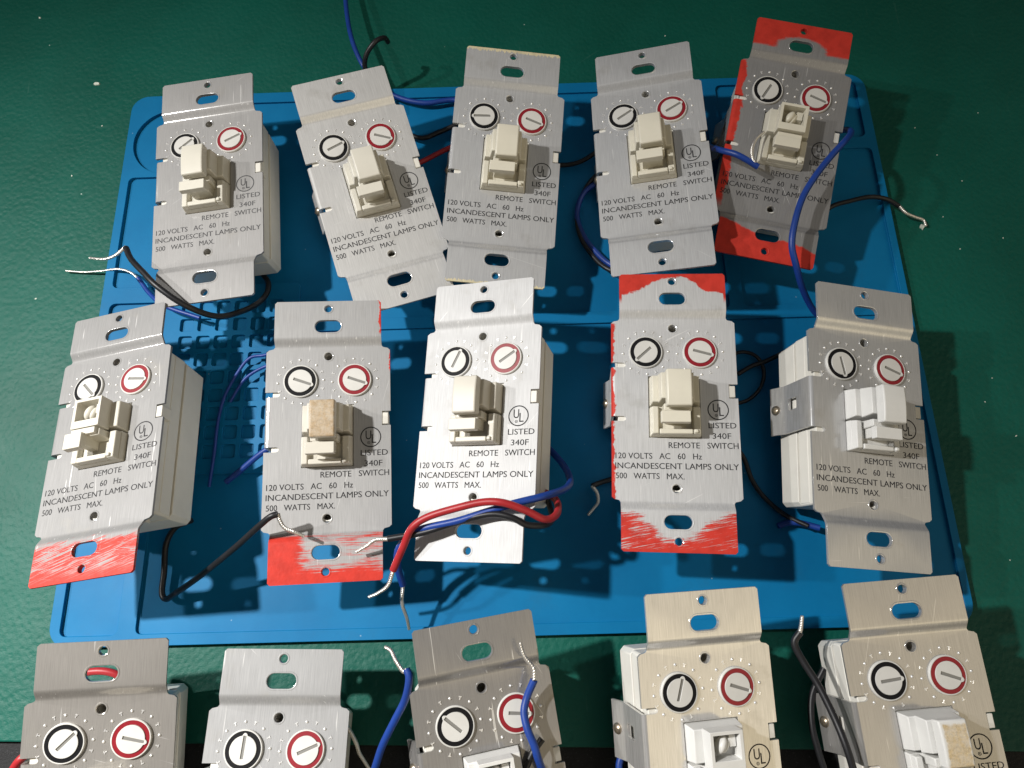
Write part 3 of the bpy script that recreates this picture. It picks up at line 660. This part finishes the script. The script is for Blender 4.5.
#       button, plastic, cap material, dial angles seen in the photograph (black, red), metal, label
DEV = {
 1: ('cap', CREAM, CREAM, 40, 25, 1, "dimmer switch at top left corner of blue mat, black wire curling across its lower tab"),
 2: ('cap', CREAM, CREAM, 30, -14, 2, "dimmer switch turned counter-clockwise with a blue wire rising behind its top tab"),
 3: ('cap', IVORY, IVORY, 178, -25, 3, "dimmer switch with flaking cream paint along its top edge"),
 4: ('cap', IVORY, IVORY, 28, 25, 4, "clean bare metal dimmer switch beside the red painted one in the top row"),
 5: ('frame', IVORY, IVORY, 232, -30, 5, "dimmer switch with red paint on both ends and a blue wire over its face"),
 6: ('frame', CREAM, CREAM, -45, -8, 6, "dimmer switch with open button frame and scraped red lower tab, overhanging green mat"),
 7: ('cap', BEIGE, STAIN, -20, -20, 7, "dimmer switch with stained brown button and scraped red lower tab"),
 8: ('cap', BEIGE, BEIGE, 60, 28, 8, "brightly lit dimmer switch with red, blue and black wires across its lower tab"),
 9: ('cap', IVORY, IVORY, 218, -20, 9, "dimmer switch with clean ivory button and red paint along both ends"),
 10: ('cap', WHITE, WHITE, -84, -25, 10, "dimmer switch at mat's right edge showing its white side and screwed bracket"),
 11: ('cap', CREAM, CREAM, 42, -17, 11, "cut-off dimmer switch with a red wire visible through its top slot"),
 12: ('cap', CREAM, CREAM, 84, 20, 12, "cut-off dimmer switch with scratched plate and ragged slot, between red-wire and blue-wire switches"),
 13: ('frame', WHITE, WHITE, 140, -6, 13, "tilted dimmer switch in bottom row with two blue wires, one across its red dial"),
 14: ('frame', WHITE, WHITE, 72, -20, 14, "dimmer switch in bottom row with missing button cap and white body at left"),
 15: ('cap', WHITE, YELLOW, 6, -20, 15, "dimmer switch with yellowed button and black wires beside it, bottom right corner"),
}
ROOT = {}
for i, (kind, pl, capm, ab, ar, mk, label) in DEV.items():
    (px, py, pz), (rz, tx, ty) = POSES[i]
    R = (Matrix.Rotation(tx, 4, 'X') @ Matrix.Rotation(ty, 4, 'Y') @ Matrix.Rotation(rz, 4, 'Z'))
    root = bpy.data.objects.new("dimmer_switch", None); COL.objects.link(root); root.empty_display_size = .01
    root.matrix_world = Matrix.Translation(Vector((px, py, pz)) * MM) @ R @ Matrix.Translation((0, 0, -Z0 * MM))
    tag(root, label, "switch", GROUP); ROOT[i] = root
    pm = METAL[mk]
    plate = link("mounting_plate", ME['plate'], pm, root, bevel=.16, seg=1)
    link("screw", ME['screw'], SCREW, plate)
    link("scale_marks", ME['marks'], MARK, plate)
    link("printed_text", ME['text'], INKS.get(i, INK), plate); link("listing_mark", ME['ul'], INKS.get(i, INK), plate)
    link("housing", ME['body'], BODYP, root, bevel=.25)
    link("switch_base", ME['base' if kind == 'cap' else 'base_open'], pl, root, bevel=.32)
    if kind == 'cap':
        link("push_button", ME['cap'], capm, root, bevel=.55, seg=3)
        link("lever", ME['lever'], pl, root, bevel=.2)
    else:
        fr = link("button_frame", ME['frame'], pl, root, bevel=.15)
        link("plunger", ME['plunger'], pl, fr)
        link("lever", ME['long_lever' if i == 6 else 'lever'], pl, root, bevel=.2)
    for cx, ang, rm, what in ((DX[0], ab, BLACKP, "black ringed dial"), (DX[1], ar, REDP, "red ringed dial")):
        d = link("dial", ME['dial'], DIALW, root); d.location = (cx * MM, DY * MM, Z0 * MM); d['label'] = what
        d.rotation_euler = (0, 0, math.radians(ang) - rz)
        link("colour_ring", ME['ring'], rm, d); link("dial_face", ME['face'], DIALW, d, bevel=.08, seg=1); link("pointer_slot", ME['slot'], SLOTG, d)

# ------------------------------------------------------------------ leads: parts of the switch they grow out of
for di, colr, r, ins, bare in WIRES:
    root = ROOT[di]; inv = root.matrix_world.inverted()
    bm = bmesh.new(); tube(bm, spline(ins, 10), r, 14)
    me = finish(bm, "lead_wire", 50)
    o = link("lead_wire", me, WCOL[colr], root); o.matrix_parent_inverse = inv; o['label'] = colr + " insulated lead"
    if bare:
        bm = bmesh.new(); strands(bm, bare, .78 if r > 1 else .6)
        b = link("bare_end", finish(bm, "bare_end", 60), BARE, o)

# ------------------------------------------------------------------ flecks of paint lying about
def chip_mesh(size, sd):
    rnd = random.Random(sd); bm = bmesh.new(); n = 9
    ol = [(size * .5 * rnd.uniform(.55, 1.1) * math.cos(2 * math.pi * k / n) * 1.1, size * .5 * rnd.uniform(.55, 1.1) * math.sin(2 * math.pi * k / n) * .8) for k in range(n)]
    a = [bm.verts.new((x, y, .03)) for x, y in ol]; b = [bm.verts.new((x * .9, y * .9, .03 + size * .16 * rnd.uniform(.7, 1.3))) for x, y in ol]
    for k in range(n): bm.faces.new((a[k], a[(k + 1) % n], b[(k + 1) % n], b[k]))
    bm.faces.new(a[::-1]); bm.faces.new(b); return finish(bm, "paint_fleck", 0)
for k, (x, y, z, s) in enumerate(CHIPS):
    o = link("paint_fleck", chip_mesh(s * 1.1, k), CHIP); o.location = (x * MM, y * MM, z * MM); o.rotation_euler = (0, 0, k * 1.3)
    if k == 0: tag(o, "pale paint chip on the green mat near the top left corner", "fleck", "flecks on the mats")
    elif k == 1: tag(o, "pale heart-shaped chip under the bare black wire end at right", "fleck", "flecks on the mats")
    else: tag(o, "tiny white speck lying on the mats", "fleck", "flecks on the mats")
